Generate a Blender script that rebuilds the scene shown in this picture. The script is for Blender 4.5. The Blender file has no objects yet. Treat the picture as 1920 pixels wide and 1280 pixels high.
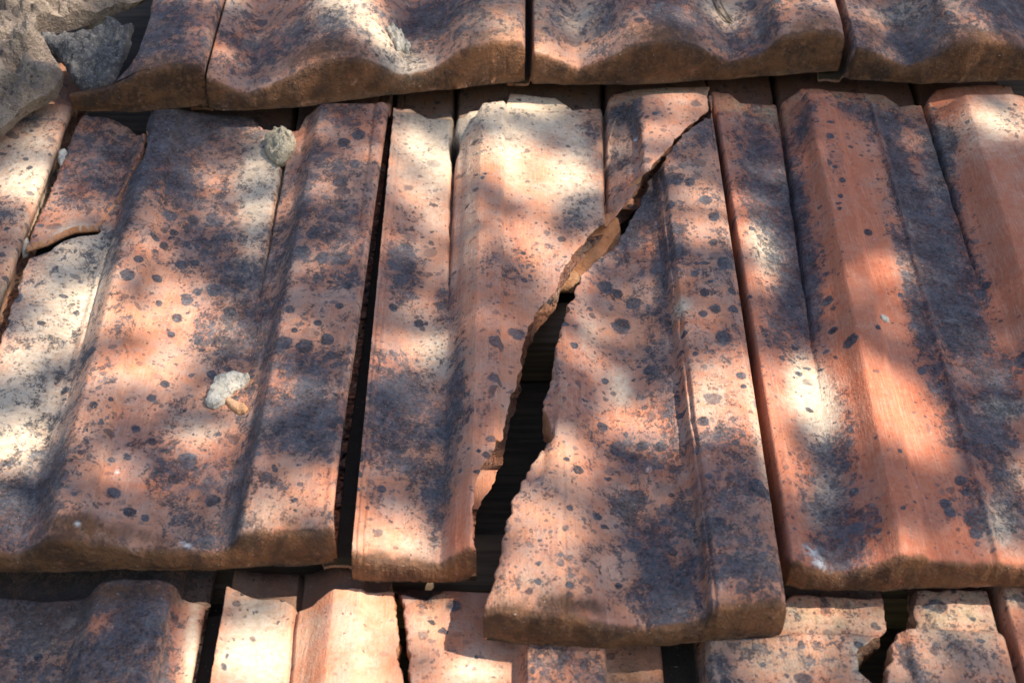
import bpy, bmesh, math, random
import numpy as np
from mathutils import Vector, Matrix
from mathutils import noise as mnoise
from mathutils.geometry import delaunay_2d_cdt

random.seed(7)
rng = np.random.default_rng(11)
R = math.radians
scene = bpy.context.scene
col = scene.collection

# ------------------------------------------------------------------ frame of the roof
PITCH = R(35.0)
AX = np.array([1.0, 0.0, 0.0])                                   # across the roof
AU = np.array([0.0, math.cos(PITCH), math.sin(PITCH)])           # up the slope
AN = np.array([0.0, -math.sin(PITCH), math.cos(PITCH)])          # out of the roof
ROOF0 = np.array([0.0, 0.0, 3.0])
def W(X, U, N):
    return ROOF0 + np.multiply.outer(X, AX) + np.multiply.outer(U, AU) + np.multiply.outer(N, AN)
ROOFM = Matrix(((AX[0], AU[0], AN[0], ROOF0[0]), (AX[1], AU[1], AN[1], ROOF0[1]), (AX[2], AU[2], AN[2], ROOF0[2]), (0, 0, 0, 1)))

# ------------------------------------------------------------------ camera
FOC = 2667.0                  # pixels of a 1920 wide photograph = a 50 mm lens
ALPHA = R(45.5)               # between the view and the up-slope direction
DIST = 0.81
ca, sa = math.cos(ALPHA), math.sin(ALPHA)
CAMP = np.array([0.0, -DIST * ca, DIST * sa])                    # X, U, N
AXIS = np.array([0.0, ca, -sa]); UPV = np.array([0.0, sa, ca])
cam_d = bpy.data.cameras.new("camera")
cam = bpy.data.objects.new("camera", cam_d); col.objects.link(cam)
cam_d.sensor_width = 36.0; cam_d.lens = FOC / 1920 * 36.0
cam_d.clip_start = 0.02; cam_d.clip_end = 3000
def rv(v): return Vector((AX * v[0] + AU * v[1] + AN * v[2]).tolist())
mx, my, mz = rv((1, 0, 0)), rv(UPV), rv(-AXIS)
cp = W(CAMP[0], CAMP[1], CAMP[2])
cam.matrix_world = Matrix(((mx.x, my.x, mz.x, cp[0]), (mx.y, my.y, mz.y, cp[1]), (mx.z, my.z, mz.z, cp[2]), (0, 0, 0, 1)))
cam_d.dof.use_dof = True; cam_d.dof.focus_distance = DIST - 0.01; cam_d.dof.aperture_fstop = 14.0
scene.camera = cam
def at(px, py, h=0.0):
    """where the ray through a photograph pixel meets the height h over the roof: X, U"""
    px = np.asarray(px, float); py = np.asarray(py, float); h = np.asarray(h, float)
    a = (px - 960.0) / FOC; b = -(py - 640.0) / FOC
    dU = AXIS[1] + b * UPV[1]; dN = AXIS[2] + b * UPV[2]
    k = (h - CAMP[2]) / dN
    return a * k, CAMP[1] + dU * k

# ------------------------------------------------------------------ light
SUN = np.array([0.68, 0.03, 1.0]); SUN /= np.linalg.norm(SUN)    # towards the sun, roof frame
sunw = rv(SUN)
sun_el = math.asin(sunw.z); sun_rot = math.atan2(sunw.x, sunw.y)
world = bpy.data.worlds.new("World"); scene.world = world; world.use_nodes = True
wn = world.node_tree
sky = wn.nodes.new("ShaderNodeTexSky"); sky.sky_type = 'NISHITA'; sky.sun_disc = False
sky.sun_elevation = sun_el; sky.sun_rotation = sun_rot
wn.links.new(sky.outputs[0], wn.nodes["Background"].inputs[0])
wn.nodes["Background"].inputs[1].default_value = 0.12
sl = bpy.data.lights.new("sun", 'SUN'); sl.energy = 5.0; sl.angle = R(0.55); sl.color = (1.0, 0.90, 0.74)
so = bpy.data.objects.new("sun", sl); col.objects.link(so)
so.rotation_euler = sunw.to_track_quat('Z', 'Y').to_euler(); so.location = (3, -3, 8)
scene.view_settings.view_transform = 'Standard'; scene.view_settings.look = 'None'
scene.view_settings.gamma = 1.0; scene.view_settings.exposure = 1.08

# ------------------------------------------------------------------ helpers
def tag(o, label=None, cat=None, group=None, kind=None):
    if label: o["label"] = label
    if cat: o["category"] = cat
    if group: o["group"] = group
    if kind: o["kind"] = kind
    return o
def link(name, me, parent=None):
    o = bpy.data.objects.new(name, me); col.objects.link(o)
    if parent is not None: o.parent = parent
    return o
def wave(X, U, seed, scale, octaves=4):
    """smooth pseudo noise in -1..1 over two coordinates"""
    r = np.random.default_rng(seed); out = 0.0; amp = 1.0; tot = 0.0
    for k in range(octaves):
        f = 2 * math.pi / (scale / 1.9 ** k); acc = 0.0
        for j in range(5):
            an = r.uniform(0, math.pi); ph = r.uniform(0, 7); g = f * r.uniform(.6, 1.4)
            acc = acc + np.sin(g * (X * math.cos(an) + U * math.sin(an)) + ph)
        out = out + amp * acc / 2.6; tot += amp; amp *= .55
    return out / tot
def blob_roof(px, py, rx, ry, rot, h=0.012):
    """an ellipse drawn over the photograph, as a matrix over the roof's X, U"""
    c = np.array(at(px, py, h)).ravel()
    c1 = np.array(at(px + 1, py, h)).ravel() - c; c2 = np.array(at(px, py + 1, h)).ravel() - c
    J = np.linalg.inv(np.stack([c1, c2], 1))
    a = R(rot); Q = np.array([[math.cos(a) / rx, math.sin(a) / rx], [-math.sin(a) / ry, math.cos(a) / ry]])
    return c, Q @ J
def blob_dist(b, X, U):
    c, M = b
    dx = X - c[0]; du = U - c[1]
    p = M[0, 0] * dx + M[0, 1] * du; q = M[1, 0] * dx + M[1, 1] * du
    return np.sqrt(p * p + q * q)

# ------------------------------------------------------------------ materials
class NT:
    def __init__(self, name):
        self.m = bpy.data.materials.new(name); self.m.use_nodes = True
        self.t = self.m.node_tree; self.b = self.t.nodes["Principled BSDF"]
    def n(self, typ, **kw):
        nd = self.t.nodes.new(typ)
        for k, v in kw.items(): setattr(nd, k, v)
        return nd
    def set(self, sock, v):
        if hasattr(v, "is_linked") or isinstance(v, bpy.types.NodeSocket): self.t.links.new(v, sock)
        else:
            if isinstance(v, tuple) and len(v) == 3 and sock.type == 'RGBA': v = v + (1.0,)
            sock.default_value = v
    def math(self, op, a, b=0.0, c=0.0, clamp=False):
        nd = self.n("ShaderNodeMath", operation=op); nd.use_clamp = clamp
        self.set(nd.inputs[0], a); self.set(nd.inputs[1], b); self.set(nd.inputs[2], c)
        return nd.outputs[0]
    def mix(self, f, a, b):
        nd = self.n("ShaderNodeMix", data_type='RGBA')
        self.set(nd.inputs[0], f); self.set(nd.inputs[6], a); self.set(nd.inputs[7], b)
        return nd.outputs[2]
    def noise(self, vec, scale, detail=4.0, rough=.55, dist=0.0):
        nd = self.n("ShaderNodeTexNoise"); self.set(nd.inputs["Vector"], vec)
        nd.inputs["Scale"].default_value = scale; nd.inputs["Detail"].default_value = detail
        nd.inputs["Roughness"].default_value = rough; nd.inputs["Distortion"].default_value = dist
        return nd.outputs["Fac"]
    def step(self, v, lo, hi):
        nd = self.n("ShaderNodeMapRange", interpolation_type='SMOOTHSTEP'); self.set(nd.inputs[0], v)
        self.set(nd.inputs[1], lo); self.set(nd.inputs[2], hi)
        return nd.outputs[0]
    def vadd(self, a, b):
        nd = self.n("ShaderNodeVectorMath", operation='ADD'); self.set(nd.inputs[0], a); self.set(nd.inputs[1], b); return nd.outputs[0]
    def vmul(self, a, b):
        nd = self.n("ShaderNodeVectorMath", operation='MULTIPLY'); self.set(nd.inputs[0], a); self.set(nd.inputs[1], b); return nd.outputs[0]
    def bump(self, h, strength, dist):
        nd = self.n("ShaderNodeBump"); nd.inputs["Strength"].default_value = strength; nd.inputs["Distance"].default_value = dist
        self.set(nd.inputs["Height"], h); self.set(self.b.inputs["Normal"], nd.outputs[0])
    def coords(self):
        tc = self.n("ShaderNodeTexCoord"); oi = self.n("ShaderNodeObjectInfo")
        off = self.n("ShaderNodeVectorMath", operation='SCALE'); off.inputs[0].default_value = (3.1, 5.7, 1.3)
        self.set(off.inputs[3], oi.outputs["Random"])
        return self.vadd(tc.outputs["Object"], off.outputs[0])

def clay_material(name, broken=False):
    k = NT(name); P = k.coords()
    w1 = k.n("ShaderNodeTexNoise"); k.set(w1.inputs["Vector"], P); w1.inputs["Scale"].default_value = 90; w1.inputs["Detail"].default_value = 3
    wv = k.vmul(k.vadd(w1.outputs["Color"], (-.5, -.5, -.5)), (.007, .007, .007))
    w2 = k.n("ShaderNodeTexNoise"); k.set(w2.inputs["Vector"], P); w2.inputs["Scale"].default_value = 500; w2.inputs["Detail"].default_value = 2
    wv2 = k.vmul(k.vadd(w2.outputs["Color"], (-.5, -.5, -.5)), (.0018, .0018, .0018))
    Pw = k.vadd(k.vadd(P, wv), wv2)
    big = k.noise(P, 14, 3); mid = k.noise(Pw, 55, 6, .62); mid2 = k.noise(k.vadd(P, (9.0, 4.0, 2.0)), 80, 6, .65)
    fine = k.noise(P, 330, 5, .65); vfine = k.noise(P, 1100, 3, .6)
    strk = k.noise(k.vmul(P, (1.0, .010, 1.0)), 900, 3, .6)
    if broken:
        c = k.mix(k.step(mid, .35, .65), (.44, .185, .085), (.56, .27, .14))
        c = k.mix(k.math('MULTIPLY', k.step(fine, .5, .75), .6), c, (.22, .11, .06))
        k.set(k.b.inputs["Base Color"], c); k.b.inputs["Roughness"].default_value = .95
        k.bump(k.math('ADD', k.math('MULTIPLY', mid, 1.5), fine), .9, .0016)
        return k.m
    a1 = k.n("ShaderNodeVertexColor", layer_name="paint"); s1 = k.n("ShaderNodeSeparateColor"); k.set(s1.inputs[0], a1.outputs[0])
    D, PALE, GR = s1.outputs; SPOT = a1.outputs["Alpha"]
    a2 = k.n("ShaderNodeVertexColor", layer_name="tone"); s2 = k.n("ShaderNodeSeparateColor"); k.set(s2.inputs[0], a2.outputs[0])
    RED, OLD, LIGHT = s2.outputs
    # fired clay
    base = k.mix(k.step(big, .35, .65), (.46, .158, .078), (.50, .220, .122))
    base = k.mix(k.math('MULTIPLY', k.step(mid, .40, .70), .55), base, (.56, .295, .195))
    base = k.mix(k.math('MULTIPLY', k.step(fine, .52, .72), .35), base, (.36, .13, .085))
    base = k.mix(k.math('MULTIPLY', k.step(k.noise(k.vmul(Pw, (1.0, .4, 1.0)), 38, 6, .7), .44, .66), .62), base, k.mix(k.step(fine, .4, .62), (.21, .082, .066), (.29, .145, .118)))
    base = k.mix(k.math('MULTIPLY', RED, .88), base, k.mix(k.step(fine, .35, .7), (.40, .105, .05), (.46, .15, .075)))
    base = k.mix(k.math('MULTIPLY', k.step(strk, .48, .74), .26), base, (.64, .40, .28))
    base = k.mix(k.math('MULTIPLY', k.step(k.noise(k.vadd(Pw, (6.0, 1.0, 4.0)), 45, 6, .7), .42, .66), k.math('MULTIPLY_ADD', RED, -.45, .66)), base, (.40, .275, .22))
    # lime and pale weathering
    pf = k.math('MULTIPLY', k.math('ADD', PALE, k.math('MULTIPLY', k.math('SUBTRACT', mid2, .5), .7)), k.math('MULTIPLY_ADD', fine, .7, .62))
    pf = k.math('MULTIPLY', k.step(pf, .08, 1.0), k.step(PALE, .01, .15), clamp=True)
    palec = k.mix(k.step(fine, .35, .65), (.54, .41, .29), (.63, .51, .39))
    base = k.mix(k.math('MULTIPLY', pf, .95), base, palec)
    base = k.mix(k.math('MULTIPLY', OLD, k.step(mid2, .3, .75)), base, k.mix(k.step(fine, .4, .65), (.30, .215, .125), (.46, .36, .23)))
    # soot and lichen: blotches, round spots, specks
    sm = k.noise(k.vmul(Pw, (1.0, .65, 1.0)), 240, 5, .70); pat = k.noise(k.vadd(Pw, (3.0, 7.0, 1.0)), 58, 6, .65); grit = k.noise(k.vadd(P, (7.0, 2.0, 5.0)), 800, 3, .6)
    cov = k.math('ADD', k.math('MULTIPLY', D, .47), k.math('MULTIPLY', k.math('SUBTRACT', pat, .5), .85))
    cov = k.math('ADD', cov, k.math('ADD', k.math('MULTIPLY', k.math('SUBTRACT', sm, .5), 1.1), k.math('MULTIPLY', k.math('SUBTRACT', grit, .5), .55)))
    blot = k.math('MULTIPLY', k.math('ADD', k.math('MULTIPLY', k.step(cov, .08, .60), .42), k.math('MULTIPLY', k.step(cov, .27, .40), .58)), k.step(D, .02, .2))
    soft = k.math('MULTIPLY', k.step(k.math('ADD', D, k.math('MULTIPLY', k.math('SUBTRACT', mid2, .5), 1.6)), .15, 1.15), .58)
    def spots(scale, rmin, rmax, dens, off):
        vo = k.n("ShaderNodeTexVoronoi", feature='F1'); k.set(vo.inputs["Vector"], k.vadd(k.vmul(Pw, (1.0, 1.0, .25)), off)); vo.inputs["Scale"].default_value = scale
        sc = k.n("ShaderNodeSeparateColor"); k.set(sc.inputs[0], vo.outputs["Color"])
        rad = k.math('MULTIPLY_ADD', k.math('POWER', sc.outputs[1], 2.0), rmax - rmin, rmin)
        keep = k.math('LESS_THAN', sc.outputs[0], k.math('MULTIPLY', D, dens))
        inn = k.math('SUBTRACT', 1.0, k.step(vo.outputs["Distance"], k.math('SUBTRACT', rad, .07), k.math('ADD', rad, .05)))
        return k.math('MULTIPLY', k.math('MULTIPLY', inn, keep), k.math('MULTIPLY_ADD', sc.outputs[2], .75, .3), clamp=True)
    s_a = spots(75, .14, .42, .95, (0.0, 0.0, 0.0)); s_b = spots(190, .16, .48, 1.5, (2.2, 1.1, 0.0)); s_c = spots(420, .18, .48, 1.6, (5.2, 3.1, 0.0))
    hand = k.step(k.math('ADD', SPOT, k.math('MULTIPLY', k.math('SUBTRACT', k.math('ADD', k.math('MULTIPLY', mid, .5), k.math('MULTIPLY', fine, .5)), .5), 1.3)), .34, .50)
    dk = k.math('MAXIMUM', k.math('MAXIMUM', blot, soft), k.math('MAXIMUM', s_a, k.math('MAXIMUM', s_b, k.math('MULTIPLY', s_c, .8))))
    dk = k.math('MAXIMUM', dk, hand)
    dk = k.math('MULTIPLY', dk, k.math('MULTIPLY_ADD', k.noise(P, 700, 4, .7), .9, .46), clamp=True)
    darkc = k.mix(k.step(k.math('ADD', k.math('MULTIPLY', fine, .5), k.math('MULTIPLY', mid2, .5)), .40, .62), (.014, .019, .028), (.062, .072, .092))
    crust = k.noise(k.vadd(Pw, (2.0, 2.0, 9.0)), 95, 5, .7)
    darkc = k.mix(k.math('MULTIPLY', k.step(crust, .56, .72), .50), darkc, (.19, .195, .205))
    base = k.mix(dk, base, darkc)
    # earth and moss on the front edges
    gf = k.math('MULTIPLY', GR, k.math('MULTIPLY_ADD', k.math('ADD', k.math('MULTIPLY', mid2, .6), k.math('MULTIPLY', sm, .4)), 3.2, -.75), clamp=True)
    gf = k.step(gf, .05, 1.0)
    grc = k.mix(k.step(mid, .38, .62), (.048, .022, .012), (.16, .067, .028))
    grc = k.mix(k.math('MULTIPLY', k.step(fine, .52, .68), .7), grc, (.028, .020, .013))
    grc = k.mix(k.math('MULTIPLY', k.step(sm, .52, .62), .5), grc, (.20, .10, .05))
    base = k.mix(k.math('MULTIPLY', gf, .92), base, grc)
    base = k.mix(a2.outputs['Alpha'], (.045, .031, .022), base)  # painted shade: deep joints and recesses darkened in the colour
    # specks of lime, and fresh light clay
    base = k.mix(k.math('MULTIPLY', LIGHT, k.step(sm, .40, .56)), base, (.74, .72, .70))
    sp = k.step(k.noise(k.vadd(P, (1.0, 8.0, 3.0)), 700, 1), .74, .80)
    base = k.mix(k.math('MULTIPLY', sp, .55), base, (.60, .53, .48))
    k.set(k.b.inputs["Base Color"], base)
    k.set(k.b.inputs["Roughness"], k.math('MULTIPLY_ADD', dk, .12, .74)); k.b.inputs["Specular IOR Level"].default_value = .35
    hgt = k.math('ADD', k.math('MULTIPLY', grit, .4), k.math('MULTIPLY', fine, .55))
    hgt = k.math('ADD', hgt, k.math('ADD', k.math('MULTIPLY', vfine, .35), k.math('ADD', k.math('MULTIPLY', strk, .35), k.math('MULTIPLY', mid, .9))))
    hgt = k.math('ADD', hgt, k.math('MULTIPLY', dk, .35))
    hgt = k.math('ADD', hgt, k.math('MULTIPLY', gf, k.math('MULTIPLY', fine, 1.5)))
    k.bump(hgt, .85, .0011)
    return k.m

def rock_material(name, ca_, cb_, cc_, sc=1.0, bump=.8):
    k = NT(name); P = k.coords()
    a = k.noise(P, 60 * sc, 6, .65); b = k.noise(P, 260 * sc, 5, .7); c = k.noise(P, 900 * sc, 3, .6)
    x = k.mix(k.step(a, .36, .64), ca_, cb_); x = k.mix(k.math('MULTIPLY', k.step(b, .50, .66), .75), x, cc_)
    x = k.mix(k.math('MULTIPLY', k.step(c, .60, .72), .5), x, (.72, .66, .58))
    k.set(k.b.inputs["Base Color"], x); k.b.inputs["Roughness"].default_value = .95; k.b.inputs["Specular IOR Level"].default_value = .2
    k.bump(k.math('ADD', a, k.math('ADD', b, k.math('MULTIPLY', c, .5))), bump, .0022)
    return k.m
def wood_material(name, ca_, cb_):
    k = NT(name); P = k.coords()
    a = k.noise(k.vmul(P, (.06, 1.0, 1.0)), 300, 5, .65); b = k.noise(P, 30, 4)
    x = k.mix(k.step(a, .35, .65), ca_, cb_); x = k.mix(k.math('MULTIPLY', k.step(b, .5, .7), .5), x, (.02, .017, .015))
    k.set(k.b.inputs["Base Color"], x); k.b.inputs["Roughness"].default_value = .9; k.bump(a, .6, .001)
    return k.m
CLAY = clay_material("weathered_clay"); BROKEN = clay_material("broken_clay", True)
STONE = rock_material("grey_stone", (.36, .31, .235), (.47, .41, .32), (.22, .195, .165), 1.3, 1.2)
MORTAR = rock_material("old_mortar", (.23, .175, .145), (.35, .275, .22), (.09, .075, .07), .9, 1.7)
SLATE = rock_material("grey_slab", (.075, .073, .078), (.13, .125, .13), (.27, .25, .23), 1.0, 1.2)
LIME = rock_material("pale_lime", (.40, .37, .32), (.54, .50, .44), (.22, .20, .175), 1.4)
CHIP = rock_material("clay_chip", (.52, .26, .13), (.58, .33, .19), (.40, .18, .09), 1.2)
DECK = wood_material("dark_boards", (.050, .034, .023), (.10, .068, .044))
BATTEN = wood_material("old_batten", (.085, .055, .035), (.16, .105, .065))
def flat_material(name, c1, c2, scale):
    k = NT(name); P = k.coords(); k.set(k.b.inputs["Base Color"], k.mix(k.step(k.noise(P, scale, 4), .35, .65), c1, c2)); k.b.inputs["Roughness"].default_value = .8
    return k.m
LEAF = flat_material("leaf_green", (.035, .075, .018), (.07, .12, .03), 3)
BARK = flat_material("bark", (.09, .065, .045), (.16, .12, .085), 30)
GRASS = flat_material("grass", (.05, .085, .025), (.09, .11, .04), 2)
TWIG = flat_material("dry_twig", (.10, .07, .045), (.22, .16, .09), 200)

# ------------------------------------------------------------------ the tile builder
THICK = .0125
HF, HH = .0285, 0.0
def pchip_row(xs, ps, X):
    """monotone cubic through (xs, ps)"""
    h = np.diff(xs); d = np.diff(ps) / h; m = np.zeros_like(ps)
    for i in range(1, len(xs) - 1):
        if d[i - 1] * d[i] > 0:
            w1 = 2 * h[i] + h[i - 1]; w2 = h[i] + 2 * h[i - 1]
            m[i] = (w1 + w2) / (w1 / d[i - 1] + w2 / d[i])
    i = np.clip(np.searchsorted(xs, X) - 1, 0, len(h) - 1)
    t = np.clip((X - xs[i]) / h[i], 0, 1)
    lin = ps[i] + (ps[i + 1] - ps[i]) * t
    return .65 * lin + .35 * (ps[i] * (1 + 2 * t) * (1 - t) ** 2 + m[i] * h[i] * t * (1 - t) ** 2 + ps[i + 1] * t * t * (3 - 2 * t) + m[i + 1] * h[i] * t * t * (t - 1))
def cluster(n, a, b, L):
    """samples of 0..1 over the length L, crowded at both ends"""
    e = np.array([0, .0004, .0009, .0016, .0025, .0036, .005, .007]) / max(L, .01)
    mid = np.linspace(e[-1], 1 - e[-1], n)
    return np.concatenate([e[:-1] if a else e[:1], mid, (1 - e[:-1])[::-1] if b else [1.0]])
def smooth01(x): x = np.clip(x, 0, 1); return x * x * (3 - 2 * x)

SURF = {}
def stain(me, V, paint, base, redbase, oldbase, frontgrime, dist_front, sid, hfun=lambda y: .012, deep=None):
    """clay stains and some painted shade: r soot, lichen and shade, g lime, b earth, a round spots; then red clay, old tan crust, white, recess shade"""
    Xv, Uv = V[:, 0], V[:, 1]; n = len(V)
    D = np.full(n, base[0]); PA = np.full(n, base[1]); G = np.full(n, base[2]); S = np.zeros(n); RD = np.full(n, redbase); OL = np.full(n, oldbase); LI = np.zeros(n)
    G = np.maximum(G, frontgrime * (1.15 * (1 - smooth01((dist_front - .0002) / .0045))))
    for pt in paint:
        kk, px, py, rx, ry = pt[:5]; rot = pt[5] if len(pt) > 5 else 0; v = pt[6] if len(pt) > 6 else 1.0
        d = blob_dist(blob_roof(px, py, rx, ry, rot, hfun(py)), Xv, Uv)
        g = np.exp(-d * d * .9)
        if kk == 'D': D = D + v * g
        elif kk == 'P': PA = PA + v * g
        elif kk == 'G': G = G + v * g
        elif kk == 'R': RD = RD + v * g
        elif kk == 'O': OL = OL + v * g
        elif kk == 'W': LI = np.maximum(LI, v * np.clip(1.25 - d, 0, 1))
        elif kk == 'S': S = np.maximum(S, np.clip(1.0 - .58 * d, 0, 1))
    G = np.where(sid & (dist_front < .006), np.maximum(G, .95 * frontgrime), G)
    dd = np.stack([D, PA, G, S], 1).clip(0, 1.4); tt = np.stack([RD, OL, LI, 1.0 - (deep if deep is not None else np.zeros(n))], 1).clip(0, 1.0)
    for nm, arr in (("paint", dd), ("tone", tt)):
        a = me.attributes.new(nm, 'FLOAT_COLOR', 'POINT'); a.data.foreach_set("color", arr.astype(np.float32).ravel())

def make_tile(name, lines, yt, yb, front, head_y, label, left=None, right=None, hf=HF, hh=HH, rise=None, paint=(), base=(.35, .0, .0),
              nx=150, ny=230, flange=True, over=.07, group="clay roof tiles", seed=1, front_h=None, straight=.0, redbase=0.0, cat="roof tile", oldbase=0.0, frontgrime=1.0, hump=.12, rfront=.0032, dip=None, grooves=(), holes=(), right_poly=None, under=0.0, key=None):
    L = []
    fh = hf - THICK if front_h is None else front_h
    for (xt, xb, p) in lines:
        Xt, Ut = at(xt, yt, hh + p); Xb, Ub = at(xb, yb, hf + p)
        L.append((float(Xt), float(Ut), float(Xb), float(Ub), p))
    fX, fU = at([f[0] for f in front], [f[1] for f in front], fh)
    o = np.argsort(fX); fX, fU = fX[o], fU[o]
    Uh0 = float(at(960, head_y, hh)[1]); UF = float(np.mean(fU)); UH = Uh0 + over
    P0 = np.array([l[4] for l in L])
    def lx(U): return np.array([l[0] + (l[2] - l[0]) * (U - l[1]) / (l[3] - l[1]) for l in L])
    def basef(U): return hf + (hh - hf) * (U - UF) / (Uh0 - UF)
    if flange:                                     # the interlocking lip that runs under the neighbour
        def lx2(U):
            x = lx(U); return np.concatenate([[x[0] - .016, x[0] - .0005], x[:1] + .0015, x[1:]])
        PP = np.concatenate([[-.019, -.019], P0])
        if left is not None: lx2, PP = lx, P0
    else: lx2, PP = lx, P0
    def boundary(poly, U, h):
        X_, U_ = at([q[0] for q in poly], [q[1] for q in poly], h)
        q = np.argsort(U_); return np.interp(U, U_[q], X_[q])
    t = cluster(ny, True, False, UH - UF); rowU = UF + (UH - UF) * t
    xl = np.array([lx2(u)[0] for u in rowU]); xr = np.array([lx2(u)[-1] for u in rowU])
    def hat(u, x): return basef(u) + pchip_row(lx2(u), PP, np.array([x]))[0]
    jag = lambda u, s, a: a * 2.1 * wave(u, u * 0 + s, seed + s, .016, 7)
    if left is not None:
        for it in range(3): xl = np.array([boundary(left, u, (basef(u) + .006) if it == 0 else hat(u, x)) for u, x in zip(rowU, xl)])
        xl = xl + jag(rowU, 3, .0008)
    if right is not None:
        for it in range(3): xr = np.array([boundary(right, u, (basef(u) + .006) if it == 0 else hat(u, x)) for u, x in zip(rowU, xr)])
        xr = xr + jag(rowU, 5, .0008)
    if right_poly is not None:
        for it in range(3): xr = np.array([boundary(right_poly, u, hat(u, x)) for u, x in zip(rowU, xr)])
    s = cluster(nx, True, True, float(np.mean(xr - xl)))
    X = xl[:, None] + (xr - xl)[:, None] * s[None, :]
    fU_ = np.interp(X, fX, fU) + .0011 * wave(X, X * 0, seed + 9, .03, 7)
    U = fU_ + (UH - fU_) * t[:, None]
    if flange and left is None:                    # the lip stops short of the front
        x0r = np.array([lx2(u)[2] for u in rowU])[:, None]
        fU_ = fU_ + .016 * (X < x0r - .0009)
        U = fU_ + (UH - fU_) * t[:, None]
    prof = np.zeros_like(X); bs = basef(U)
    for r_ in range(len(t)): prof[r_] = pchip_row(lx2(rowU[r_]), PP, X[r_])
    dF = U - fU_
    def poly_u(poly, h):
        if not isinstance(poly, (list, tuple)): poly = [(0, poly), (1920, poly)]
        x_, u_ = at([q[0] for q in poly], [q[1] for q in poly], h); return np.interp(X, x_, u_)
    if rise is not None:
        hm = smooth01((U - poly_u(rise, hh + .008) + .004 + .0012 * wave(X, U, seed + 2, .05, 2)) / .007)
        prof = prof - np.maximum(prof - .0005, 0) * hm * .8
    prof = prof - np.maximum(prof - straight, 0) * hump * (1 - smooth01(dF / .016))
    prof_in = prof.copy()
    for (xt_, xb_, dep, wd, y0_, y1_) in grooves:      # narrow seams, deepest at the head, running out down the slope
        a0, a1 = at(xt_, yt, hh); b0, b1 = at(xb_, yb, hf)
        gx = a0 + (b0 - a0) * (U - a1) / (b1 - a1)
        ua = float(at(960, y0_, hh)[1]); ub = float(at(960, y1_, hh)[1])
        f_ = np.clip((U - ub) / (ua - ub), 0, 1.3)
        prof = prof - dep * np.minimum(f_ * 1.6, 1) * np.exp(-((X - gx - .0005 * wave(U, U * 0, seed + 5, .03, 3)) / (wd * (.45 + .55 * f_))) ** 2)
    for (hx, hy, hrx, hry, hro, dep) in holes:
        d_ = blob_dist(blob_roof(hx, hy, hrx, hry, hro, float(np.interp(hy, [yt, yb], [hh + .006, hf + .008]))), X, U) + .05 * wave(X, U, seed + 8, .02, 3)
        prof = prof - dep * smooth01((1.08 - d_) / .15)
    if dip is not None:
        prof = prof - .0095 * smooth01((U - poly_u(dip, hh + .006) + .001 * wave(X, U, seed + 12, .02, 3)) / .006)
    recess_shade = .75 * smooth01((prof_in - prof - .0062) / .004)  # recesses get their shade put into the colour, by depth
    recess_shade = np.maximum(recess_shade, smooth01((-.010 - prof) / .006))
    N = bs + prof + .00045 * wave(X, U, seed, .05, 4)
    def rnd(d, r): d = np.minimum(np.maximum(d, 0), r); return r - np.sqrt(np.maximum(r * r - (r - d) ** 2, 0))
    rl = .0010 if left is not None else .0028; rr = .0010 if right is not None else .0028
    lipmask = 0.0 if (flange and left is None) else 1.0
    N = N - np.maximum(np.maximum(rnd(dF, rfront * (1 + .55 * wave(X, X * 0, seed + 17, .02, 6))), rnd(X - xl[:, None], rl) * lipmask), rnd(xr[:, None] - X, rr))
    NB = np.minimum(bs - THICK, N - .003)
    if front_h is not None: NB = np.where(dF < .02, np.minimum(NB, fh + 0 * NB), NB)
    ny_, nx_ = X.shape
    # --- vertices: top sheet, two rings down the sides, bottom sheet (coarse in nothing: same grid)
    top = np.stack([X, U, N], -1).reshape(-1, 3)
    ring_idx = np.concatenate([np.arange(nx_), np.arange(1, ny_) * nx_ + nx_ - 1, (ny_ - 1) * nx_ + np.arange(nx_ - 2, -1, -1), np.arange(ny_ - 2, 0, -1) * nx_])
    inw = np.zeros((len(ring_idx), 2)); n1 = nx_
    side_kind = np.zeros(len(ring_idx), int)        # 0 front 1 right 2 head 3 left
    side_kind[nx_:nx_ + ny_ - 1] = 1; side_kind[nx_ + ny_ - 1:2 * nx_ + ny_ - 2] = 2; side_kind[2 * nx_ + ny_ - 2:] = 3
    inw[side_kind == 0] = (0, 1); inw[side_kind == 1] = (-1, 0); inw[side_kind == 2] = (0, -1); inw[side_kind == 3] = (1, 0)
    tr = top[ring_idx]; nbr = NB.reshape(-1)[ring_idx]
    verts = [top]; rings = [ring_idx]; cnt = len(top)
    amp = np.where(((side_kind == 1) & (right is not None)) | ((side_kind == 3) & (left is not None)), .0012, .0004)
    arc = np.arange(len(ring_idx)) * .0012
    for j, f in enumerate((.25, .5, .75, 1.0)):
        q = tr.copy(); q[:, 2] = tr[:, 2] * (1 - f) + nbr * f
        off = amp * (wave(arc, arc * 0 + f * .02, seed + 30 + j, .02, 2) + .25) + (.0008 if f == 1.0 else 0.0)
        off = off - .0007 * math.sin(f * math.pi) * (amp < .001)
        if right is not None: off = off + np.where(side_kind == 1, under * f ** .4, 0)
        if right is None: off = off + np.where(side_kind == 1, .007 * smooth01((f - .1) / .5), 0)
        q[:, :2] += inw * off[:, None]
        if under:
            for m_ in np.nonzero(side_kind == 1)[0]:
                q[m_, 2] = min(tr[m_, 2] - .0022 - .001 * f, float(hat(q[m_, 1], q[m_, 0])) - .007 - .006 * f)
        rings.append(np.arange(cnt, cnt + len(q))); verts.append(q); cnt += len(q)
    faces = []
    ii = (np.arange(ny_ - 1)[:, None] * nx_ + np.arange(nx_ - 1)[None, :]).reshape(-1)
    faces.append(np.stack([ii, ii + 1, ii + nx_ + 1, ii + nx_], 1))
    ntop = len(ii); kinds = [np.zeros(ntop, int)]; smooth = [np.ones(ntop, bool)]
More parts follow.
